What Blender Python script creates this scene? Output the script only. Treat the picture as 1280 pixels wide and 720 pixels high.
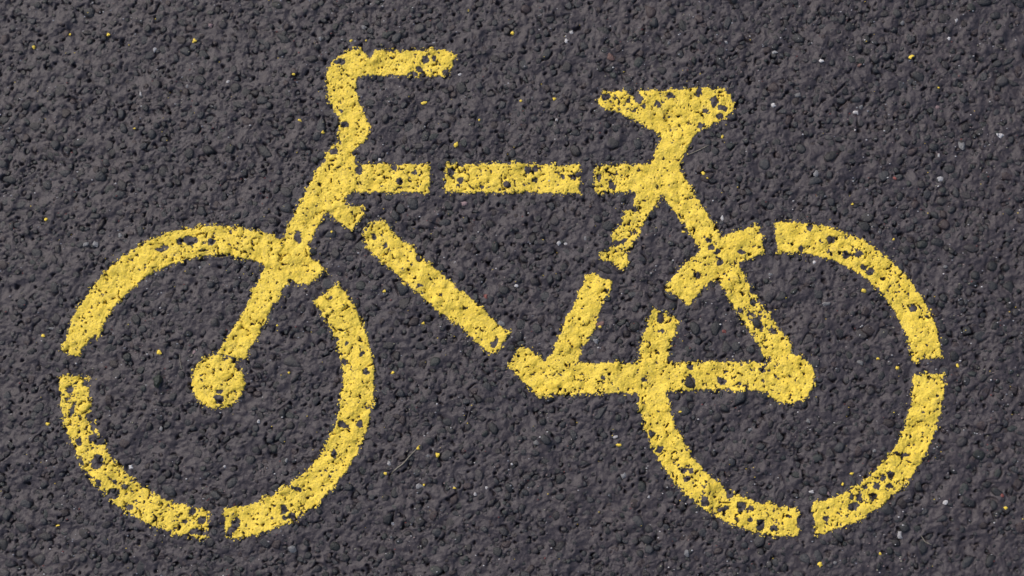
import bpy, math, random
import numpy as np
from mathutils import Vector, Matrix

# ------------------------------------------------------------------ camera, sky, sun, exposure
scene = bpy.context.scene
for o in list(bpy.data.objects):
    bpy.data.objects.remove(o)
coll = scene.collection

CAM_DIST = 1.80
cz = Vector((0.055, -0.120, 1.0)).normalized()          # from the marking towards the camera
cx = Vector((0, 1, 0)).cross(cz).normalized()
cy = cz.cross(cx)
CAM = cz * CAM_DIST
FOC, SENS = 50.0, 36.0
cam_data = bpy.data.cameras.new('camera')
cam_data.lens = FOC
cam_data.sensor_width = SENS
cam_data.clip_start = 0.05
cam_data.clip_end = 500
cam = bpy.data.objects.new('camera', cam_data)
coll.objects.link(cam)
cam.matrix_world = Matrix(((cx.x, cy.x, cz.x, CAM.x), (cx.y, cy.y, cz.y, CAM.y), (cx.z, cy.z, cz.z, CAM.z), (0, 0, 0, 1)))
cam_data.dof.use_dof = True
cam_data.dof.focus_distance = CAM_DIST - 0.02
cam_data.dof.aperture_fstop = 2.4
scene.camera = cam

SUN_EL, SUN_AZ = 46.0, -48.0                             # azimuth clockwise from +Y (up in the picture)
world = bpy.data.worlds.new('World')
scene.world = world
world.use_nodes = True
wn = world.node_tree
sky = wn.nodes.new('ShaderNodeTexSky')
sky.sky_type = 'NISHITA'
sky.sun_disc = False
sky.sun_elevation = math.radians(SUN_EL)
sky.sun_rotation = math.radians(SUN_AZ)
sky.dust_density = 4.0
wn.links.new(sky.outputs[0], wn.nodes['Background'].inputs[0])
wn.nodes['Background'].inputs[1].default_value = 0.10
sun_data = bpy.data.lights.new('sun', 'SUN')
sun_data.energy = 1.5
sun_data.angle = math.radians(36)
sun_data.color = (1.0, 0.96, 0.91)
sun = bpy.data.objects.new('sun', sun_data)
coll.objects.link(sun)
e, a = math.radians(SUN_EL), math.radians(SUN_AZ)
sdir = Vector((math.sin(a) * math.cos(e), math.cos(a) * math.cos(e), math.sin(e)))
sun.rotation_euler = sdir.to_track_quat('Z', 'Y').to_euler()
sun.location = (0, 0, 4)
scene.view_settings.view_transform = 'Standard'
scene.view_settings.look = 'None'
scene.view_settings.gamma = 1
scene.view_settings.exposure = 0.27
scene.view_settings.use_curve_mapping = False

# ------------------------------------------------------------------ helpers
rng = np.random.default_rng(11)
rnd = random.Random(5)

def to_ground(px, py):
    """a point of the photograph (1280 x 720) measured onto the road plane, in metres"""
    u = (px - 640) / 1280 * SENS / FOC
    v = -(py - 360) / 1280 * SENS / FOC
    d = cx * u + cy * v - cz
    t = -CAM.z / d.z
    p = CAM + d * t
    return p.x, p.y

def tag(o, label=None, cat=None, group=None, kind=None):
    if label: o['label'] = label
    if cat: o['category'] = cat
    if group: o['group'] = group
    if kind: o['kind'] = kind
    return o

def mesh_np(name, verts, faces, smooth=True, col=None):
    """verts (n,3); faces: list of (m,k) int arrays"""
    me = bpy.data.meshes.new(name)
    verts = np.ascontiguousarray(verts, dtype=np.float32)
    me.vertices.add(len(verts))
    me.vertices.foreach_set('co', verts.ravel())
    fs = [np.asarray(f, dtype=np.int32) for f in faces if len(f)]
    nl = sum(f.size for f in fs)
    npoly = sum(len(f) for f in fs)
    me.loops.add(nl)
    me.loops.foreach_set('vertex_index', np.concatenate([f.ravel() for f in fs]))
    me.polygons.add(npoly)
    tot = np.concatenate([np.full(len(f), f.shape[1], dtype=np.int32) for f in fs])
    start = np.concatenate([[0], np.cumsum(tot)[:-1]]).astype(np.int32)
    me.polygons.foreach_set('loop_start', start)
    me.polygons.foreach_set('use_smooth', np.full(npoly, smooth))
    if col is not None:
        at = me.attributes.new('tint', 'FLOAT_COLOR', 'POINT')
        c4 = np.ones((len(verts), 4), dtype=np.float32)
        c4[:, :3] = col
        at.data.foreach_set('color', c4.ravel())
    me.update(calc_edges=True)
    return me

def link(name, me, mat=None, parent=None):
    o = bpy.data.objects.new(name, me)
    coll.objects.link(o)
    if mat is not None and not me.materials:
        me.materials.append(mat)
    if parent is not None:
        o.parent = parent
    return o

# ------------------------------------------------------------------ materials
def new_mat(name):
    m = bpy.data.materials.new(name)
    m.use_nodes = True
    nt = m.node_tree
    return m, nt, nt.nodes['Principled BSDF']

def N(nt, t, **kw):
    n = nt.nodes.new(t)
    for k, v in kw.items():
        setattr(n, k, v)
    return n

def noise(nt, vec, scale, detail=3.0, rough=0.6):
    n = N(nt, 'ShaderNodeTexNoise')
    n.inputs['Scale'].default_value = scale
    n.inputs['Detail'].default_value = detail
    n.inputs['Roughness'].default_value = rough
    nt.links.new(vec, n.inputs['Vector'])
    return n

def ramp(nt, fac, stops):
    r = N(nt, 'ShaderNodeValToRGB')
    el = r.color_ramp.elements
    while len(el) < len(stops):
        el.new(0.5)
    for e_, (p, c) in zip(el, stops):
        e_.position = p
        e_.color = (*c, 1)
    nt.links.new(fac, r.inputs[0])
    return r

def mix(nt, fac, ca, cb, blend='MIX'):
    m = N(nt, 'ShaderNodeMix', data_type='RGBA', blend_type=blend)
    for sock, v in ((m.inputs[0], fac), (m.inputs[6], ca), (m.inputs[7], cb)):
        if hasattr(v, 'is_output'):
            nt.links.new(v, sock)
        elif isinstance(v, (int, float)):
            sock.default_value = v
        else:
            sock.default_value = (*v, 1)
    return m.outputs[2]

def bump(nt, bsdf, layers):
    prev = None
    for h, st, dist in layers:
        b = N(nt, 'ShaderNodeBump')
        b.inputs['Strength'].default_value = st
        b.inputs['Distance'].default_value = dist
        nt.links.new(h, b.inputs['Height'])
        if prev is not None:
            nt.links.new(prev, b.inputs['Normal'])
        prev = b.outputs[0]
    nt.links.new(prev, bsdf.inputs['Normal'])

def asphalt_material():
    m, nt, b = new_mat('bitumen')
    geo = N(nt, 'ShaderNodeNewGeometry')
    pos = geo.outputs['Position']
    n1 = noise(nt, pos, 900, 3)
    n2 = noise(nt, pos, 120, 4)
    n3 = noise(nt, pos, 9, 3)
    r1 = ramp(nt, n2.outputs[0], [(0.30, (0.0415, 0.0345, 0.0405)), (0.55, (0.0545, 0.0460, 0.0530)), (0.75, (0.0690, 0.0590, 0.0660))])
    r2 = ramp(nt, n1.outputs[0], [(0.30, (0.70, 0.70, 0.72)), (0.70, (1.25, 1.22, 1.22))])
    c = mix(nt, 1.0, r1.outputs[0], r2.outputs[0], 'MULTIPLY')
    r3 = ramp(nt, n3.outputs[0], [(0.3, (0.88, 0.89, 0.93)), (0.7, (1.10, 1.08, 1.05))])
    c = mix(nt, 1.0, c, r3.outputs[0], 'MULTIPLY')
    nt.links.new(c, b.inputs['Base Color'])
    b.inputs['Roughness'].default_value = 0.46
    b.inputs['Specular IOR Level'].default_value = 0.45
    bump(nt, b, [(noise(nt, pos, 380, 5, 0.65).outputs[0], 0.8, 0.0011), (noise(nt, pos, 1100, 2).outputs[0], 0.6, 0.0006)])
    return m

def stone_material(name, rough, spec):
    m, nt, b = new_mat(name)
    at = N(nt, 'ShaderNodeAttribute', attribute_name='tint')
    geo = N(nt, 'ShaderNodeNewGeometry')
    pos = geo.outputs['Position']
    n1 = noise(nt, pos, 700, 3)
    r2 = ramp(nt, n1.outputs[0], [(0.30, (0.72, 0.72, 0.72)), (0.70, (1.25, 1.25, 1.25))])
    c = mix(nt, 1.0, at.outputs['Color'], r2.outputs[0], 'MULTIPLY')
    nt.links.new(c, b.inputs['Base Color'])
    b.inputs['Roughness'].default_value = rough
    b.inputs['Specular IOR Level'].default_value = spec
    bump(nt, b, [(noise(nt, pos, 360, 5, 0.7).outputs[0], 0.85, 0.0018), (noise(nt, pos, 1200, 2).outputs[0], 0.5, 0.0005)])
    return m

def paint_material(name='yellow_road_paint', dirt=1.0):
    m, nt, b = new_mat(name)
    geo = N(nt, 'ShaderNodeNewGeometry')
    pos = geo.outputs['Position']
    n1 = noise(nt, pos, 60, 4)
    c = ramp(nt, n1.outputs[0], [(0.3, (0.86, 0.622, 0.064)), (0.7, (0.91, 0.685, 0.090))]).outputs[0]
    # grime ground into the paint: small brownish smears and pin-prick dirt
    n2 = noise(nt, pos, 330, 5, 0.7)
    f2 = ramp(nt, n2.outputs[0], [(0.52, (0, 0, 0)), (0.68, (0.60 * dirt,) * 3)])
    c = mix(nt, f2.outputs[0], c, (0.42, 0.29, 0.085))
    n3 = noise(nt, pos, 620, 2, 0.5)
    f3 = ramp(nt, n3.outputs[0], [(0.62, (0, 0, 0)), (0.70, (0.75 * dirt,) * 3)])
    c = mix(nt, f3.outputs[0], c, (0.16, 0.115, 0.06))
    # thin, rubbed patches where the grey of the road tones the paint down
    n4 = noise(nt, pos, 75, 5, 0.75)
    f4 = ramp(nt, n4.outputs[0], [(0.56, (0, 0, 0)), (0.72, (0.42 * dirt,) * 3)])
    c = mix(nt, f4.outputs[0], c, (0.36, 0.28, 0.12))
    nt.links.new(c, b.inputs['Base Color'])
    b.inputs['Roughness'].default_value = 0.6
    b.inputs['Specular IOR Level'].default_value = 0.35
    bump(nt, b, [(noise(nt, pos, 380, 5, 0.7).outputs[0], 0.8, 0.0012), (noise(nt, pos, 1200, 2).outputs[0], 0.35, 0.0003)])
    return m

M_ASPH = asphalt_material()
M_STONE = stone_material('coated_stone', 0.36, 0.5)
M_PALE = stone_material('bare_mineral', 0.45, 0.5)
M_PAINT = paint_material()
M_FLECK = paint_material('yellow_paint_fleck', 1.0)
m, nt, b = new_mat('dry_straw')
geo = N(nt, 'ShaderNodeNewGeometry')
nt.links.new(ramp(nt, noise(nt, geo.outputs['Position'], 300).outputs[0], [(0.3, (0.13, 0.115, 0.09)), (0.7, (0.27, 0.245, 0.20))]).outputs[0], b.inputs['Base Color'])
b.inputs['Roughness'].default_value = 0.6
M_STRAW = m

# ------------------------------------------------------------------ the relief of the road (one periodic patch)
C = 0.00065
NX, NY = 2200, 1400
TX, TY = NX * C, NY * C
X0, Y0 = -TX / 2, -TY / 2
fx = np.fft.fftfreq(NX, C)[None, :]
fy = np.fft.fftfreq(NY, C)[:, None]
fr = np.sqrt(fx * fx + fy * fy)

def field(wl, seed, sharp=1.0):
    """periodic smooth noise whose features are about wl metres across, std 1"""
    w = np.random.default_rng(seed).standard_normal((NY, NX)).astype(np.float32)
    f0 = 1.0 / wl
    H = np.exp(-((fr / f0) ** 2) * sharp)
    H[0, 0] = 0
    r = np.fft.irfft2(np.fft.rfft2(w) * H[:, :NX // 2 + 1], s=(NY, NX))
    return (r / r.std()).astype(np.float32)

def blur(A, sig):
    H = np.exp(-2 * (math.pi * sig * fr) ** 2)
    return np.fft.irfft2(np.fft.rfft2(A) * H[:, :NX // 2 + 1], s=(NY, NX)).astype(np.float32)

base = (0.0011 * field(0.050, 1) + 0.0008 * field(0.016, 2)).astype(np.float32)
Hb = base + 0.00034 * field(0.0065, 3) + 0.00017 * field(0.0032, 4)
# open pits between the grains
pit = field(0.0070, 7)
Hb -= 0.0075 * np.clip(pit - 1.65, 0, 0.9)
cr = field(0.011, 8)
Hb -= 0.0022 * np.clip(1 - np.abs(cr) / 0.17, 0, 1) * np.clip(field(0.03, 9) - 0.1, 0, 1)

# ---- aggregate: irregular flattened stones pushed into the bitumen
NS = 11500
rad = np.sort(np.clip(rng.lognormal(math.log(0.0029), 0.46, NS), 0.0013, 0.0080))[::-1]
occ = np.zeros((NY, NX), dtype=bool)
Hs = np.full((NY, NX), -1.0, dtype=np.float32)           # stone tops
sid = np.full((NY, NX), -1, dtype=np.int32)
groove = np.zeros((NY, NX), dtype=np.float32)
K = 10
def outline(th, fac):
    d = sum((np.maximum(np.cos(th - t_), 0) / q_) ** 14 for t_, q_ in fac)
    return np.maximum(d, 1e-6) ** (-1 / 14)
TH = np.arange(K) * 2 * math.pi / K
stones = []
for r in rad:
    ok = False
    for tr in range(4):
        ix, iy = int(rng.integers(NX)), int(rng.integers(NY))
        if not occ[iy, ix]:
            q = int(r * 0.75 / C)
            if not (occ[(iy + q) % NY, ix] or occ[(iy - q) % NY, ix] or occ[iy, (ix + q) % NX] or occ[iy, (ix - q) % NX]):
                ok = True
                break
    if not ok:
        continue
    el = rng.uniform(1.0, 1.55)
    an = rng.uniform(0, math.pi)
    nf = int(rng.integers(4, 8))
    ph = [(2 * math.pi * (k + rng.uniform(-0.3, 0.3)) / nf + an, rng.uniform(0.72, 1.08)) for k in range(nf)]
    am = None
    ca, sa = math.cos(an), math.sin(an)
    w = int(r * 1.9 / C) + 2
    jj = np.arange(-w, w + 1)
    gx, gy = np.meshgrid(jj * C, jj * C)
    ux = (gx * ca + gy * sa) / math.sqrt(el)
    uy = (-gx * sa + gy * ca) * math.sqrt(el)
    th = np.arctan2(uy, ux)
    Rr = r * outline(th, ph)
    rho = np.sqrt(ux * ux + uy * uy) / Rr
    h = r * (rng.uniform(0.06, 0.24) if rng.uniform() < 0.55 else rng.uniform(0.24, 0.46))
    tl = rng.uniform(-0.16, 0.16, 2)
    pw = rng.uniform(2.6, 6.0)
    z0 = float(base[iy, ix]) - 0.0002
    Z = z0 + h * (1 - np.minimum(rho, 1.6) ** pw) + tl[0] * gx + tl[1] * gy
    yy = (iy + jj) % NY
    xx = (ix + jj) % NX
    gi = np.ix_(yy, xx)
    ins = rho < 1.0
    occ[gi] |= ins
    sub = Hs[gi]; s2 = sid[gi]
    up = ins & (Z > sub)
    sub[up] = Z[up]; s2[up] = len(stones)
    Hs[gi] = sub; sid[gi] = s2
    # a gap along part of the stone's rim where the bitumen has shrunk back
    op = rng.uniform(0, 6.28); wd = rng.uniform(-0.8, 0.30)
    gstr = np.clip(np.cos(th - op) + wd, 0, 1) * np.exp(-((rho * r - r * 1.06 - 0.0005) / 0.0009) ** 2) * min(1.0, r / 0.0035)
    groove[gi] = np.maximum(groove[gi], gstr)
    stones.append((X0 + ix * C, Y0 + iy * C, r, el, an, ph, am, h, tl, pw, z0))
Hb -= 0.0058 * groove * np.clip(0.75 + 0.5 * field(0.02, 12), 0.1, 1.3)
Ht = np.maximum(Hb, Hs)

RINGS = np.array([0.38, 0.70, 0.90, 1.06])
def stone_geom(s):
    x, y, r, el, an, ph, am, h, tl, pw, z0 = s
    R = r * outline(TH, ph)
    rr = (RINGS[:, None] * R[None, :])
    ux = rr * np.cos(TH) * math.sqrt(el)
    uy = rr * np.sin(TH) / math.sqrt(el)
    ca, sa = math.cos(an), math.sin(an)
    gx = ux * ca - uy * sa
    gy = ux * sa + uy * ca
    z = h * (1 - RINGS[:, None] ** pw) + tl[0] * gx + tl[1] * gy
    z[3] -= 0.0040
    v = np.stack([gx, gy, z], -1).reshape(-1, 3)
    return np.concatenate([[[0, 0, h]], v])
nr = len(RINGS)
tri = np.array([[0, 1 + k, 1 + (k + 1) % K] for k in range(K)])
quad = np.array([[1 + i * K + k, 1 + (i + 1) * K + k, 1 + (i + 1) * K + (k + 1) % K, 1 + i * K + (k + 1) % K]
                 for i in range(nr - 1) for k in range(K)])
NVS = 1 + nr * K

def stone_tint(r):
    t = rng.uniform()
    g = rng.uniform(0.016, 0.038)
    if t < 0.50: return np.array((0.98, 1.0, 1.15)) * g
    if t < 0.74: return np.array((1.12, 0.98, 1.08)) * g * 1.08
    if t < 0.85: return np.array((1.28, 0.88, 0.95)) * g
    if t < 0.93: return np.array((0.90, 1.03, 1.02)) * g
    if t < 0.985 or r > 0.003: return np.array((1.08, 1.0, 1.06)) * g * 1.3
    return np.array((1.0, 0.98, 0.95)) * g * 2.4

def joined(name, lst):
    vs, ts, qs, cs = [], [], [], []
    for i, s in enumerate(lst):
        v = stone_geom(s) + np.array((s[0], s[1], s[10]))
        vs.append(v); ts.append(tri + i * NVS); qs.append(quad + i * NVS)
        cs.append(np.repeat(stone_tint(s[2])[None, :], NVS, 0))
    return mesh_np(name, np.concatenate(vs), [np.concatenate(ts), np.concatenate(qs)], True, np.concatenate(cs))

# ------------------------------------------------------------------ the road
gx = X0 + np.arange(0, NX + 1, 2) * C
gy = Y0 + np.arange(0, NY + 1, 2) * C
nx, ny = len(gx), len(gy)
Z = Hb[np.ix_(np.arange(0, NY + 1, 2) % NY, np.arange(0, NX + 1, 2) % NX)]
GX, GY = np.meshgrid(gx, gy)
vid = np.arange(nx * ny).reshape(ny, nx)
Q = np.stack([vid[:-1, :-1], vid[:-1, 1:], vid[1:, 1:], vid[1:, :-1]], -1).reshape(-1, 4)
road_me = mesh_np('road', np.stack([GX, GY, Z], -1).reshape(-1, 3), [Q])
road = tag(link('road', road_me, M_ASPH), kind='structure')

BIG = 230
def in_view(s):
    return abs(s[0]) < 0.62 and abs(s[1]) < 0.34
order = [s for s in stones if in_view(s)]
big = order[:BIG]
bigset = set(id(s) for s in big)
rest = [s for s in stones if id(s) not in bigset]
rest_me = joined('stones', rest)
big_me = joined('large_stones', big)
for s in big:
    c = np.repeat(stone_tint(s[2])[None, :], NVS, 0)
    o = link('stone', mesh_np('stone', stone_geom(s), [tri, quad], True, c), M_STONE, road)
    o.location = (s[0], s[1], s[10])
tag(link('stones', rest_me, M_STONE, road), kind='stuff')
for i in range(-3, 4):
    for j in range(-4, 5):
        if i or j:
            t = link('road_surface', road_me, None, road)
            t.location = (i * TX, j * TY, 0)
            q = tag(link('stones', rest_me, None, t), kind='stuff')
            if big_me.materials[:] == []:
                big_me.materials.append(M_STONE)
            q = tag(link('stones', big_me, None, t), kind='stuff')
G = 250.0
gme = mesh_np('ground', np.array([(-G, -G, -0.020), (G, -G, -0.020), (G, G, -0.020), (-G, G, -0.020)]), [np.array([[0, 1, 2, 3]])])
tag(link('ground', gme, M_ASPH), kind='structure')

def height(x, y):
    ix = int(round((x - X0) / C)) % NX
    iy = int(round((y - Y0) / C)) % NY
    return float(Ht[iy, ix])

# ------------------------------------------------------------------ the painted bicycle
def arc(cx_, cy_, ro, ri, a0, a1, ky=1.0, n=40):
    """ring piece; angles in degrees, clockwise from the right as seen in the photograph"""
    t = np.radians(np.linspace(a0, a1, n))
    out = [(cx_ + ro * math.cos(q), cy_ + ro * ky * math.sin(q)) for q in t]
    inn = [(cx_ + ri * math.cos(q), cy_ + ri * ky * math.sin(q)) for q in t[::-1]]
    return out + inn

def disc(cx_, cy_, r, n=36):
    return [(cx_ + r * math.cos(q), cy_ + r * math.sin(q)) for q in np.linspace(0, 2 * math.pi, n, endpoint=False)]

LC, RC = (271, 478), (988.5, 474)
# order matters: the first outline that covers a spot owns it
PARTS = [
 ('hub', disc(272, 477, 33.5), 'round yellow hub of the front wheel'),
 ('hub', disc(985.5, 473, 32), 'round yellow hub of the rear wheel'),
 ('handlebar', [(558,63),(572,69),(562,92),(548,95),(457,94),(446,99),(444,112),(450,127),(456,140),(463,157),(457,177),(445,186),
                (410,187),(424,175),(424,162),(423,145),(415,135),(409,115),(408,91),(416,75),(424,70),(432,65),(444,62),(453,63),(458,68),(462,74),(464,72),(466,63)], None),
 ('head_tube', [(445,186),(442,190),(444,203),(447,215),(446,232),(440,243),(432,246),(431,255),(440,258),(454,256),(455,268),(447,279),(439,287),
                (430,282),(410,266),(406,266),(395,287),(386,308),(352,297),(367,267),(380,245),(395,212),(406,202),(410,187)], None),
 ('fork', [(352,297),(386,308),(380,322),(362,350),(342,384),(322,420),(306,449),(272,442),(277,432),(302,392),(315,367),(332,334),(340,312)], None),
 ('top_tube', [(443,205),(480,205),(539,206),(537,241),(480,241),(443,241)], 'front piece of the top tube'),
 ('top_tube', [(558,205),(640,204),(726,207),(725,242),(640,241),(556,240)], 'middle piece of the top tube'),
 ('saddle', [(746,125),(755,114),(780,112),(796,122),(803,115),(822,114),(852,112),(880,109),(905,111),(917,122),(917,138),(900,151),(872,165),(862,180),
             (851,200),(849,214),(812,206),(820,187),(827,174),(825,167),(790,150),(775,140),(752,136)], None),
 ('top_tube', [(743,207),(790,205),(812,205),(824,222),(818,240),(744,241)], 'rear piece of the top tube'),
 ('seat_stay', [(812,206),(849,212),(860,227),(878,258),(895,285),(904,299),(925,332),(932,350),(950,377),(967,399),(978,415),(987,428),(990,445),(957,448),
                (942,422),(937,415),(927,402),(915,380),(902,360),(893,342),(872,308),(868,300),(852,277),(840,260),(826,243)], None),
 ('seat_tube', [(795,240),(790,262),(782,264),(779,277),(764,293),(765,300),(772,303),(752,316),(749,325),(765,327),(776,338),(786,332),(783,314),(790,307),
                (800,295),(806,277),(820,258),(828,242),(820,232)], 'upper piece of the seat tube'),
 ('chain_stay', [(650,433),(661,436),(683,452),(722,453),(830,454),(882,451),(950,453),(965,470),(957,489),(900,487),(862,488),(832,490),(787,492),(700,493),
                 (675,495),(665,489),(652,477),(635,457)], None),
 ('seat_tube', [(733,342),(743,341),(766,352),(764,364),(755,372),(750,386),(745,410),(732,430),(722,454),(682,453),(695,430),(707,397),(720,376)], 'lower piece of the seat tube'),
 ('down_tube', [(469,274),(481,277),(498,296),(512,305),(522,319),(552,342),(590,375),(620,402),(637,415),(628,434),(615,444),(600,430),(580,412),(545,387),
                (497,345),(475,325),(455,305),(456,290)], None),
 ('rim_segment', arc(*LC, 196.5, 158.5, 192, 318) [:40] + [(403,337),(397,351),(377,358),(362,348)] + arc(*LC, 196.5, 158.5, 192, 312)[40:-2] + [(120,418),(101,435),(99,443),(91,446)], 'upper arc of the front wheel'),
 ('rim_segment', arc(*LC, 196.5, 157, -39.5, 86.8), 'right arc of the front wheel'),
 ('rim_segment', arc(*LC, 196.5, 160, 93, 182.5), 'worn lower arc of the front wheel'),
 ('rim_segment', arc(*RC, 192, 154, -96.2, -8.2, 1.025), 'upper right arc of the rear wheel'),
 ('rim_segment', arc(*RC, 192, 153.5, -2, 80.5, 1.025), 'lower right arc of the rear wheel'),
 ('rim_segment', arc(*RC, 192, 155, 87, 207.3, 1.025), 'left arc of the rear wheel'),
 ('rim_segment', arc(*RC, 193, 155, 215.2, 258.3, 1.025), 'upper left arc of the rear wheel'),
]
# wear: x, y, radius in picture units, amount
WEAR = [(770,125,26,.9),(800,122,22,.7),(900,130,24,.5),(545,78,26,.7),(95,500,40,1.1),(115,575,40,1.0),(175,630,40,.8),(235,655,32,1.0),
        (955,390,30,1.1),(938,400,25,.6),(790,290,30,.9),(768,320,22,.8),(765,225,26,.7),(700,222,34,.7),(575,222,26,.7),(640,222,40,.4),(510,222,26,.4),
        (240,300,26,.6),(300,297,24,.5),(900,320,22,.6),(1045,300,50,.4),(1110,360,40,.4),(835,600,36,.7),(890,630,40,.6),(960,650,30,.5),(1100,600,40,.7),
        (1060,630,30,.5),(365,640,34,.4),(445,600,28,.3),(470,290,22,.4),(830,395,22,.7),(910,470,40,.6),(640,420,18,.5),(450,262,14,.8),(90,440,14,.5),(440,450,24,.4)]
# bare stones seen in the paint: x, y, half width, half height, angle
HOLES = [(239,300,9,5,10),(225,303,4,4,0),(264,303,5,4,0),(203,310,8,2.5,-10),(373,296,4.5,8,0),(417,190,5,4,0),(431,156,4.5,4,0),(425,77,6,3,0),(427,139,2.5,2,0),
         (449,212,4,6,0),(493,208,3.5,6,0),(500,227,4,4,30),(518,216,3,3,0),(443,251,8,4.5,-15),(564,214,4,5,20),(576,225,3,4,0),(602,233,3,3,0),(634,231,4,4,0),
         (532,74,4.5,5,0),(543,73,3,3,0),(525,87,5,3,30),(515,93,6,3,0),(838,120,5,3,-10),(822,131,4,3.5,0),(874,115,3.5,6,0),(893,127,3.5,7,10),(882,138,3,3,0),(903,134,5,4,0),
         (899,145,4.5,3,0),(876,157,4,4,0),(798,124,5,6,0),(757,121,5,3.5,-20),(749,223,3,4,0),(765,231,3.5,6,-25),(659,213,4,5,0),(669,211,4,4,0),(668,225,3,3,0),(716,221,3,4,0),
         (703,221,2.5,2.5,0),(951,409,4.5,3.5,10),(967,413,4,4,0),(942,378,4,4,30),(925,388,3,3,0),(942,362,4,5,20),(953,462,4,3,0),(902,476,4,5,-30),(862,459,3.5,3.5,0),(805,475,3,3,0),
         (754,472,2.5,2.5,0),(1057,318,3.5,4.5,0),(1073,317,4.5,3.5,0),(1012,284,3,5,0),(1002,312,3,3,0),(1040,300,5,3,-40),(1087,339,6,4,0),(1142,385,4,5,0),
         (881,627,4.5,6,-20),(904,636,6,3.5,-20),(927,633,5.5,5.5,0),(938,636,4,3,0),(951,656,4.5,7,15),(968,660,4,4,0),(937,650,3,2.5,0),(913,618,5,4,0),(854,588,4,3.5,0),(864,588,3,3,0),
         (825,562,5,4,-40),(859,599,5,3,0),(1067,633,6,4,0),(1074,623,3.5,4.5,0),(1096,608,4,4,0),(1105,597,3.5,4,0),(1114,594,4,5,0),(1092,621,3,5,15),(1112,607,4,3,0),(1032,648,3,3,0),
         (1127,568,10,2,10),(293,657,4.5,9,32),(287,667,4,5,30),(355,637,4,4,0),(365,645,4,4,0),(372,611,6,2.5,20),(429,531,7,3.5,20),(450,530,4,4,0),(418,567,3,6,0),(452,443,3,3.5,0),(431,452,4,3,0),
         (433,430,2,3,30),(274,499,6,5,0),(275,489,4,2,0),(299,459,3.5,5,0),(558,91,4,5,0),(568,78,3,3,0),(356,647,5,2,0),(88,487,5,4,0),(90,513,2.5,9,20),(99,552,4,5,0),(113,521,5,6,0),(122,577,7,9,20),
         (142,617,7,6,0),(125,604,3.5,4,0),(162,634,5,3,0),(143,603,2,2,0),(157,608,4,3,0),(252,650,6,4,0),(248,665,12,3.5,0),(239,640,4,4,0),(467,296,2.5,4,20),(481,307,3,3,0),(524,358,3,3,0),(618,428,7,3,-50),
         (634,424,3,3,0),(826,397,4,7,0),(827,414,2.5,2.5,0),(889,309,4,3.5,0),(896,315,3,3,0),(900,329,4,5,0),(926,315,4,3,0),(886,301,4,3,0),(872,344,5,4,0),(117,531,5,7,0),(122,549,11,7,10),(109,480,5,4,0),(101,470,4,3,0),(836,388,4,6,0),(794,262,4,3,0),(776,303,9,2.5,-30),(757,243,12,2.5,0)]

mm = C
warpx = 0.0008 * field(0.0075, 21) + 0.0007 * field(0.0028, 22)
warpy = 0.0008 * field(0.0075, 23) + 0.0007 * field(0.0028, 24)
RX, RY = np.meshgrid(X0 + (np.arange(NX) + 0.5) * C, Y0 + (np.arange(NY) + 0.5) * C)
PXW, PYW = RX + warpx, RY + warpy
owner = np.full((NY, NX), -1, dtype=np.int32)

def inside(poly, sl):
    x, y = PXW[sl], PYW[sl]
    c = np.zeros(x.shape, dtype=bool)
    n = len(poly)
    for i in range(n):
        xa, ya = poly[i]; xb, yb = poly[(i + 1) % n]
        if ya == yb: continue
        cond = ((ya > y) != (yb > y))
        c ^= cond & (x < (xb - xa) * (y - ya) / (yb - ya) + xa)
    return c

def window(x0, x1, y0, y1, pad=0.006):
    ia = max(0, int((x0 - pad - X0) / C)); ib = min(NX, int((x1 + pad - X0) / C) + 1)
    ja = max(0, int((y0 - pad - Y0) / C)); jb = min(NY, int((y1 + pad - Y0) / C) + 1)
    return (slice(ja, jb), slice(ia, ib))

for k, (nm, poly, lab) in enumerate(PARTS):
    g = [to_ground(*p) for p in poly]
    xs, ys = [p[0] for p in g], [p[1] for p in g]
    sl = window(min(xs), max(xs), min(ys), max(ys))
    o_ = owner[sl]
    o_[inside(g, sl) & (o_ < 0)] = k

wear = np.full((NY, NX), 0.12, dtype=np.float32)
for (x, y, r, am) in WEAR:
    X, Y = to_ground(x, y)
    R = r * 0.001
    sl = window(X - 2 * R, X + 2 * R, Y - 2 * R, Y + 2 * R)
    wear[sl] += am * np.exp(-((RX[sl] - X) ** 2 + (RY[sl] - Y) ** 2) / R ** 2)
Hc = np.maximum(Ht, blur(Ht, 0.003) - 0.0016)
Hsm = blur(Hc, 0.0030)
rel = (Hc - Hsm) / 0.0006                                   # how far above its surroundings
fine = field(0.0023, 31); med = field(0.006, 32)
score = rel * 0.40 + fine * 0.55 + med * 0.4               # low where paint did not reach
mask = (owner >= 0) & (score > -1.74 + 0.66 * wear)
# stones whose paint has worn off
for i in np.unique(sid[owner >= 0]):
    if i < 0: continue
    s = stones[i]
    iy, ix = int((s[1] - Y0) / C) % NY, int((s[0] - X0) / C) % NX
    if s[2] > 0.0020 and rng.uniform() < 0.004 + 0.03 * wear[iy, ix]:
        w = int(s[2] * 1.8 / C) + 1
        sl = (slice(max(0, iy - w), iy + w + 1), slice(max(0, ix - w), ix + w + 1))
        mask[sl] &= ~(sid[sl] == i)
for (x, y, a_, b_, an) in HOLES:
    X, Y = to_ground(x, y)
    a_, b_ = a_ * 0.00104, b_ * 0.00104
    t = math.radians(-an)
    R = max(a_, b_)
    sl = window(X - R, X + R, Y - R, Y + R)
    dx, dy = RX[sl] + 0.8 * warpx[sl] - X, RY[sl] + 0.8 * warpy[sl] - Y
    mask[sl] &= ~((((dx * math.cos(t) + dy * math.sin(t)) / a_) ** 2 + ((-dx * math.sin(t) + dy * math.cos(t)) / b_) ** 2) < 1)
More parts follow.
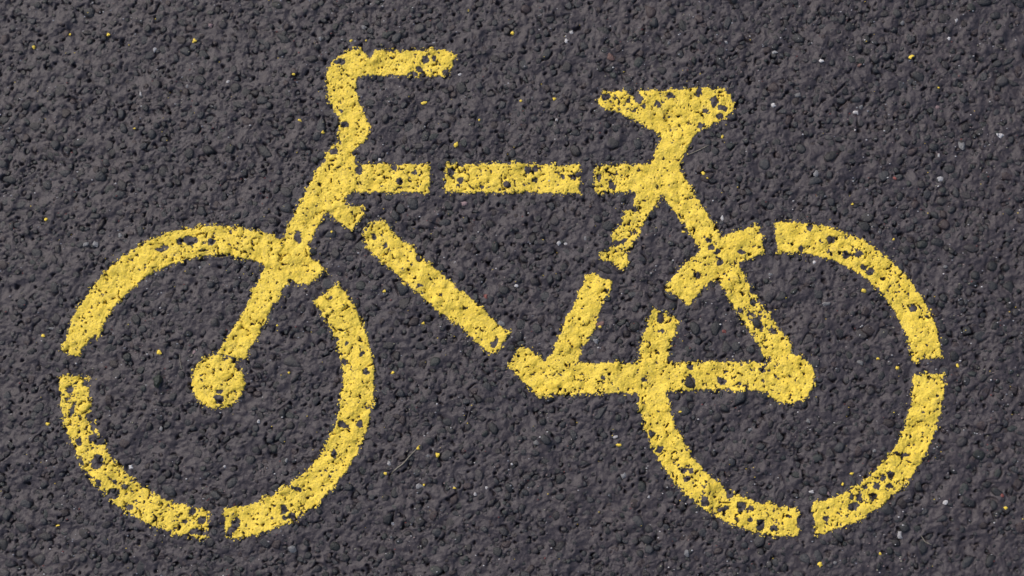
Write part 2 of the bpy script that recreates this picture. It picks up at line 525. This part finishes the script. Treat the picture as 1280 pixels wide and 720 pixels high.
# overspray: crumbs of paint just outside the stencil edge
near = blur((owner >= 0).astype(np.float32), 0.0025)
crumb = (owner < 0) & (near > 0.10) & (rel + 0.9 * fine > 2.3 - 1.2 * near)

# paint skin: follows stones and bitumen, a little thicker in the hollows
Hv = blur(Hc, 0.0016)
Pz = np.maximum(Hc, Hv) + 0.0003
Pz = 0.52 * Pz + 0.48 * (blur(Pz, 0.0022) + 0.0002) + 0.00028 + 0.00016 * field(0.0027, 33)
root = bpy.data.objects.new('bicycle_marking', None)
coll.objects.link(root)
tag(root, 'yellow stencilled bicycle symbol painted on the dark asphalt', 'road marking')
VXg = X0 + np.arange(NX + 1) * C
VYg = Y0 + np.arange(NY + 1) * C
Mp = np.zeros((NY + 2, NX + 2), dtype=bool); Mp[1:-1, 1:-1] = mask
full = Mp[:-1, :-1] & Mp[:-1, 1:] & Mp[1:, :-1] & Mp[1:, 1:]     # vertex with paint on all four sides
Pzv = np.pad(Pz, ((0, 1), (0, 1)), mode='wrap')
Htv = np.pad(Ht, ((0, 1), (0, 1)), mode='wrap')
Zv = np.where(full, Pzv, Htv - 0.0004)
jx = np.pad(0.28 * C * field(0.003, 41), ((0, 1), (0, 1)), mode='wrap')
jy = np.pad(0.28 * C * field(0.003, 42), ((0, 1), (0, 1)), mode='wrap')

def patch(name, cells):
    J, I = np.nonzero(cells)
    W = NX + 1
    q = np.stack([J * W + I, J * W + I + 1, (J + 1) * W + I + 1, (J + 1) * W + I], -1)
    u, inv = np.unique(q.ravel(), return_inverse=True)
    vj, vi = u // W, u % W
    v = np.stack([VXg[vi] + jx[vj, vi], VYg[vj] + jy[vj, vi], Zv[vj, vi]], -1)
    return v, inv.reshape(-1, 4)

for k, (nm, poly, lab) in enumerate(PARTS):
    v, f = patch(nm, mask & (owner == k))
    o = link(nm, mesh_np(nm, v, [f]), M_PAINT, root)
    if lab: tag(o, lab)

# crumbs of paint clinging to the grains along the edges
J, I = np.nonzero(crumb)
W = NX + 1
if len(J):
    q = np.stack([J * W + I, J * W + I + 1, (J + 1) * W + I + 1, (J + 1) * W + I], -1)
    u, inv = np.unique(q.ravel(), return_inverse=True)
    vj, vi = u // W, u % W
    v = np.stack([VXg[vi], VYg[vj], Htv[vj, vi] + 0.00035], -1)
    tag(link('paint_crumbs', mesh_np('paint_crumbs', v, [inv.reshape(-1, 4)]), M_PAINT, root), kind='stuff')

# ------------------------------------------------------------------ chips, grains and straw lying on the road
def chip(name, px, py, w, h, ang, mat, tint=None, thick=0.55, parent=None, sink=0.3, seed=0):
    """an irregular faceted grain, w x h picture units across"""
    R_ = random.Random(seed)
    X, Y = to_ground(px, py)
    a_, b_ = w * 0.0005, h * 0.0005
    c_ = thick * min(a_, b_) + 0.0003
    n = 9
    vs = [(0, 0, c_)]
    prof = ((0.55, 0.82), (0.98, 0.25), (0.80, -0.55))
    wob = [1 + R_.uniform(-0.42, 0.25) for _ in range(n)]
    tl = (R_.uniform(-0.25, 0.25), R_.uniform(-0.25, 0.25))
    for rr, zz in prof:
        for k in range(n):
            t = 2 * math.pi * (k + R_.uniform(-0.2, 0.2)) / n
            x, y = a_ * rr * wob[k] * math.cos(t), b_ * rr * wob[k] * math.sin(t)
            vs.append((x, y, c_ * zz * R_.uniform(0.8, 1.15) + tl[0] * x + tl[1] * y))
    vs.append((0, 0, -c_ * 0.8))
    f3 = [(0, 1 + k, 1 + (k + 1) % n) for k in range(n)]
    last = 1 + 2 * n
    f3 += [(len(vs) - 1, last + (k + 1) % n, last + k) for k in range(n)]
    f4 = [(1 + i * n + k, 1 + (i + 1) * n + k, 1 + (i + 1) * n + (k + 1) % n, 1 + i * n + (k + 1) % n) for i in range(2) for k in range(n)]
    col = None if tint is None else np.repeat(np.array(tint)[None, :], len(vs), 0)
    o = link(name, mesh_np(name, np.array(vs), [np.array(f3), np.array(f4)], False, col), mat, parent)
    zt = max(height(X + dx, Y + dy) for dx in (-a_ * .5, 0, a_ * .5) for dy in (-b_ * .5, 0, b_ * .5))
    o.location = (X, Y, zt + c_ * (0.8 - 2 * sink) * 0.5)
    o.rotation_euler = (0, 0, math.radians(-ang))
    return o

FL = [ # x, y, w, h, angle, where it lies
 (59,275,6,5,20,'far left of the front wheel top'),(54,420,7,5,10,'beside the left end of the upper front wheel arc'),(60,530,8,5,0,'left of the worn lower front wheel arc'),
 (199,441,9,8,15,'inside the front wheel, left of the hub'),(72,657,6,3,0,'below left of the front wheel'),(136,44,6,6,0,'near the upper left corner, rightmost of three'),
 (243,51,7,7,30,'above the front wheel, level with the handlebar'),(42,59,6,5,20,'near the upper left corner, lowest there'),(87,43,5,4,0,'near the upper left corner beside a dark pit'),
 (169,161,4,3,0,'well above the left of the front wheel'),(375,151,7,4,30,'left of the handlebar stem'),(404,166,5,6,0,'just left of the bottom of the handlebar stem'),
 (368,94,5,4,0,'left of the handlebar corner'),(439,51,5,4,20,'just above the handlebar corner'),(458,51,4,3,0,'just above the handlebar, right of another'),
 (530,128,9,5,-10,'below the handlebar grip'),(570,181,6,10,15,'above the gap between top tube pieces'),(599,150,4,4,0,'right of and below the handlebar grip'),
 (693,123,6,5,0,'left of the saddle nose'),(651,126,4,4,0,'well left of the saddle nose'),(641,42,6,6,0,'above the middle, right of the handlebar'),
 (903,171,4,6,20,'just below the rear of the saddle'),(879,217,6,5,30,'right of the seat stay top'),(884,223,4,3,0,'right of the seat stay top, lower of two'),
 (854,290,5,4,0,'against the left edge of the seat stay'),(415,290,4,4,0,'right of the head tube foot'),(1079,364,8,7,10,'inside the rear wheel at upper right'),
 (1117,299,4,4,0,'outside the rear wheel at upper right'),(1097,448,5,4,0,'inside the rear wheel near its right gap'),(1122,460,5,6,0,'inside the rear wheel beside its right gap'),
 (1197,457,5,6,10,'outside the right gap of the rear wheel'),(1065,592,6,5,0,'inside the rear wheel at lower right'),(1053,605,4,4,0,'inside the rear wheel at lower right, lower of two'),
 (1100,692,4,4,0,'below the rear wheel at lower right'),(1025,706,8,7,20,'below the bottom gap of the rear wheel'),(1256,635,6,5,0,'near the lower right corner'),
 (1138,72,9,6,-40,'in the upper right of the road'),(523,560,5,5,0,'at the upper tip of the straw'),(547,569,8,8,40,'right of the straw, lemon yellow'),
 (482,592,6,4,0,'at the lower tip of the straw'),(568,610,5,4,0,'below right of the straw'),(530,606,4,4,30,'below the straw beside a pale stone'),
 (850,515,5,4,0,'below the chain stay inside the rear wheel'),(773,556,8,5,10,'left of the rear wheel under a white grain'),(750,409,6,4,-10,'right of the lower seat tube'),
 (480,364,5,4,0,'right of the front wheel top gap'),(529,404,5,5,0,'below the middle of the down tube'),(347,407,4,3,0,'right of the fork'),(1066,255,4,4,0,'above the rear wheel'),
 (1173,110,4,4,0,'in the upper right, below another fleck'),(361,466,4,4,0,'between hub and right arc of the front wheel'),(491,466,5,4,0,'right of the right arc of the front wheel'),
 (922,620,4,4,0,'inside the rear wheel near its lower left arc'),(243,663,4,3,0,'on the lower end of the worn arc')]
for i, (x, y, w, h, an, where) in enumerate(FL[:-1]):
    o = chip('paint_fleck', x, y, w * 0.88, h * 0.88, an, M_FLECK, None, 0.5, None, 0.45, 100 + i)
    tag(o, 'small yellow paint fleck ' + where, 'paint fleck', 'stray yellow paint flecks on the asphalt')

WH, GR, PK, RD, BR = (0.50, 0.49, 0.50), (0.20, 0.20, 0.21), (0.26, 0.18, 0.19), (0.26, 0.075, 0.065), (0.17, 0.095, 0.085)
ST = [(107,305,8,8,GR),(119,305,9,8,GR),(150,294,8,6,GR),(250,334,4,4,WH),(201,536,6,6,GR),(163,584,7,7,WH),(281,583,4,4,WH),(323,527,5,5,WH),(62,535,5,5,GR),
 (64,410,9,4,GR),(580,254,9,6,PK),(475,200,6,5,WH),(575,93,7,5,WH),(696,150,5,4,WH),(769,546,8,5,WH),(745,426,8,7,GR),(626,405,10,8,GR),(698,304,6,6,WH),(707,304,5,4,WH),
 (732,298,4,9,GR),(708,52,6,6,WH),(714,40,6,5,WH),(763,71,11,13,BR),(836,53,5,5,GR),(908,53,5,5,WH),(1202,182,8,17,GR),(1251,169,9,9,WH),(1175,224,9,7,WH),(1020,217,9,9,GR),
 (1026,77,6,7,WH),(967,132,7,6,WH),(968,66,8,5,WH),(1070,140,7,6,WH),(996,119,11,8,GR),(1076,134,6,8,GR),(1173,195,4,6,WH),(1018,328,5,5,WH),(1032,380,11,6,GR),(903,271,4,9,WH),
 (1182,334,6,6,GR),(963,343,6,5,GR),(1075,453,10,9,GR),(1010,526,5,8,GR),(938,537,6,5,GR),(1093,563,5,7,GR),(1015,615,7,5,WH),(1035,617,5,5,PK),(1125,669,7,12,WH),(1181,627,6,7,WH),
 (1043,703,6,6,GR),(780,595,8,9,GR),(811,621,4,4,WH),(859,692,8,11,GR),(366,686,10,10,GR),(491,655,6,6,WH),(487,579,7,6,WH),(524,608,10,8,GR),(358,576,5,7,GR),(535,570,5,5,GR),
 (607,371,6,6,RD),(906,414,6,6,RD),(1252,619,5,5,RD),(242,440,4,6,PK),(751,405,10,8,BR),(1118,223,5,6,RD),(1074,82,6,5,BR),(1172,134,5,6,PK),(193,62,6,6,WH),(234,108,5,5,GR),(285,102,5,5,WH),
 (176,117,4,9,WH),(263,32,7,6,PK),(570,360,5,4,PK),(645,357,6,4,WH),(1247,168,4,4,WH),(1128,28,6,6,GR),(1195,26,4,6,WH),(1186,48,5,5,WH),(455,34,10,6,GR),(400,48,6,7,GR),(670,553,7,8,GR),
 (594,617,5,6,WH),(608,610,4,4,WH),(640,580,4,3,WH),(655,210,4,4,WH),(687,226,4,3,WH)]
for i, (x, y, w, h, t) in enumerate(ST):
    k_ = rnd.uniform(0.7, 1.15)
    chip('pale_stone' if t not in (RD, BR) else 'red_stone', x, y, w, h, rnd.uniform(-25, 25) if abs(w - h) < 3 else rnd.uniform(-8, 8), M_PALE,
         tuple(k_ * v for v in t), 0.45, road, 0.9, 500 + i)
o = chip('dark_pebble', 199, 476, 14, 17, 10, M_PALE, (0.014, 0.022, 0.018), 0.8, None, 0.25, 901)
tag(o, 'dark greenish pebble inside the front wheel, left of the hub', 'pebble')

def straw(pts, r, label):
    P = []
    for (x, y) in pts:
        X, Y = to_ground(x, y)
        P.append([X, Y, height(X, Y) + r * 0.9])
    P = np.array(P)
    # resample; rest on the grains
    n = 14
    s = np.linspace(0, len(P) - 1, n)
    Q_ = np.stack([np.interp(s, np.arange(len(P)), P[:, i]) for i in range(3)], -1)
    for q in Q_:
        q[2] = max(q[2], height(q[0], q[1]) + r * 0.8)
    v, f = [], []
    for i, q in enumerate(Q_):
        d = Q_[min(i + 1, n - 1)] - Q_[max(i - 1, 0)]
        d /= np.linalg.norm(d)
        sd = np.cross(d, (0, 0, 1.0)); sd /= np.linalg.norm(sd)
        up = np.cross(sd, d)
        rr = r * (0.55 + 0.45 * math.sin(math.pi * (i + 0.6) / n))
        for k in range(6):
            t = k * math.pi / 3
            v.append(q + rr * (math.cos(t) * sd + math.sin(t) * up))
        if i:
            f += [((i - 1) * 6 + k, (i - 1) * 6 + (k + 1) % 6, i * 6 + (k + 1) % 6, i * 6 + k) for k in range(6)]
    f3 = [(0, 1, 2), (0, 2, 3), (0, 3, 4), (0, 4, 5)]
    L = (n - 1) * 6
    f3 += [(L + b_, L + a_, L) for (a_, b_) in ((1, 2), (2, 3), (3, 4), (4, 5))]
    o = link('straw', mesh_np('straw', np.array(v), [np.array(f), np.array(f3)]), M_STRAW)
    tag(o, label, 'straw', 'dry straws on the road')
straw([(521,561),(513,570),(504,580),(497,585),(489,592)], 0.0009, 'dry grey straw on the asphalt between the two wheels')
straw([(888,181),(875,187),(857,195)], 0.0006, 'thin pale straw below the rear of the saddle')
straw([(225,442),(225,452),(227,461)], 0.0005, 'short thin straw inside the front wheel, left of the fork')
straw([(1151,669),(1156,677),(1164,681)], 0.0006, 'small bent yellowish straw near the lower right corner')

# pin-head specks of yellow paint and pale mineral, too small to count
def specks(name, n, mat, weight, tints, parent, sz):
    vs, fs, cs = [], [], []
    b3 = np.array([(1, 0, 0), (0.3, 0.9, 0), (-0.8, 0.5, 0), (-0.7, -0.6, 0), (0.4, -0.9, 0), (0, 0, 0.8)])
    ft = np.array([(0, 1, 5), (1, 2, 5), (2, 3, 5), (3, 4, 5), (4, 0, 5)])
    c = 0
    while c < n:
        ix, iy = int(rng.integers(NX)), int(rng.integers(NY))
        if owner[iy, ix] >= 0 or rng.uniform() > weight[iy, ix]:
            continue
        r = rng.uniform(*sz)
        t = rng.uniform(0, 6.28)
        m_ = np.array([[math.cos(t), -math.sin(t), 0], [math.sin(t) * 0.7, math.cos(t) * 0.7, 0], [0, 0, 1]])
        vs.append(b3 @ m_.T * r + np.array((X0 + ix * C, Y0 + iy * C, Ht[iy, ix])))
        fs.append(ft + 6 * c)
        if tints: cs.append(np.repeat(np.array(tints[int(rng.integers(len(tints)))])[None, :], 6, 0))
        c += 1
    me = mesh_np(name, np.concatenate(vs), [np.concatenate(fs)], False, np.concatenate(cs) if tints else None)
    return tag(link(name, me, mat, parent), kind='stuff')
wy = np.clip(0.12 + 1.2 * blur((owner >= 0).astype(np.float32), 0.02), 0, 1)
o = specks('paint_specks', 330, M_FLECK, wy, None, None, (0.0005, 0.0011))
tag(o, 'pin-head specks of yellow paint scattered over the asphalt', 'paint specks')
specks('pale_grit', 2600, M_PALE, np.clip(0.5 + 0.4 * field(0.08, 51), 0, 1), [(0.62, 0.61, 0.62), (0.42, 0.41, 0.43), (0.20, 0.06, 0.06), (0.30, 0.22, 0.22), (0.30, 0.29, 0.22), (0.28, 0.29, 0.33)], road, (0.0005, 0.0016))
print('stones', len(stones), 'paint cells', int(mask.sum()), 'crumbs', int(crumb.sum()))
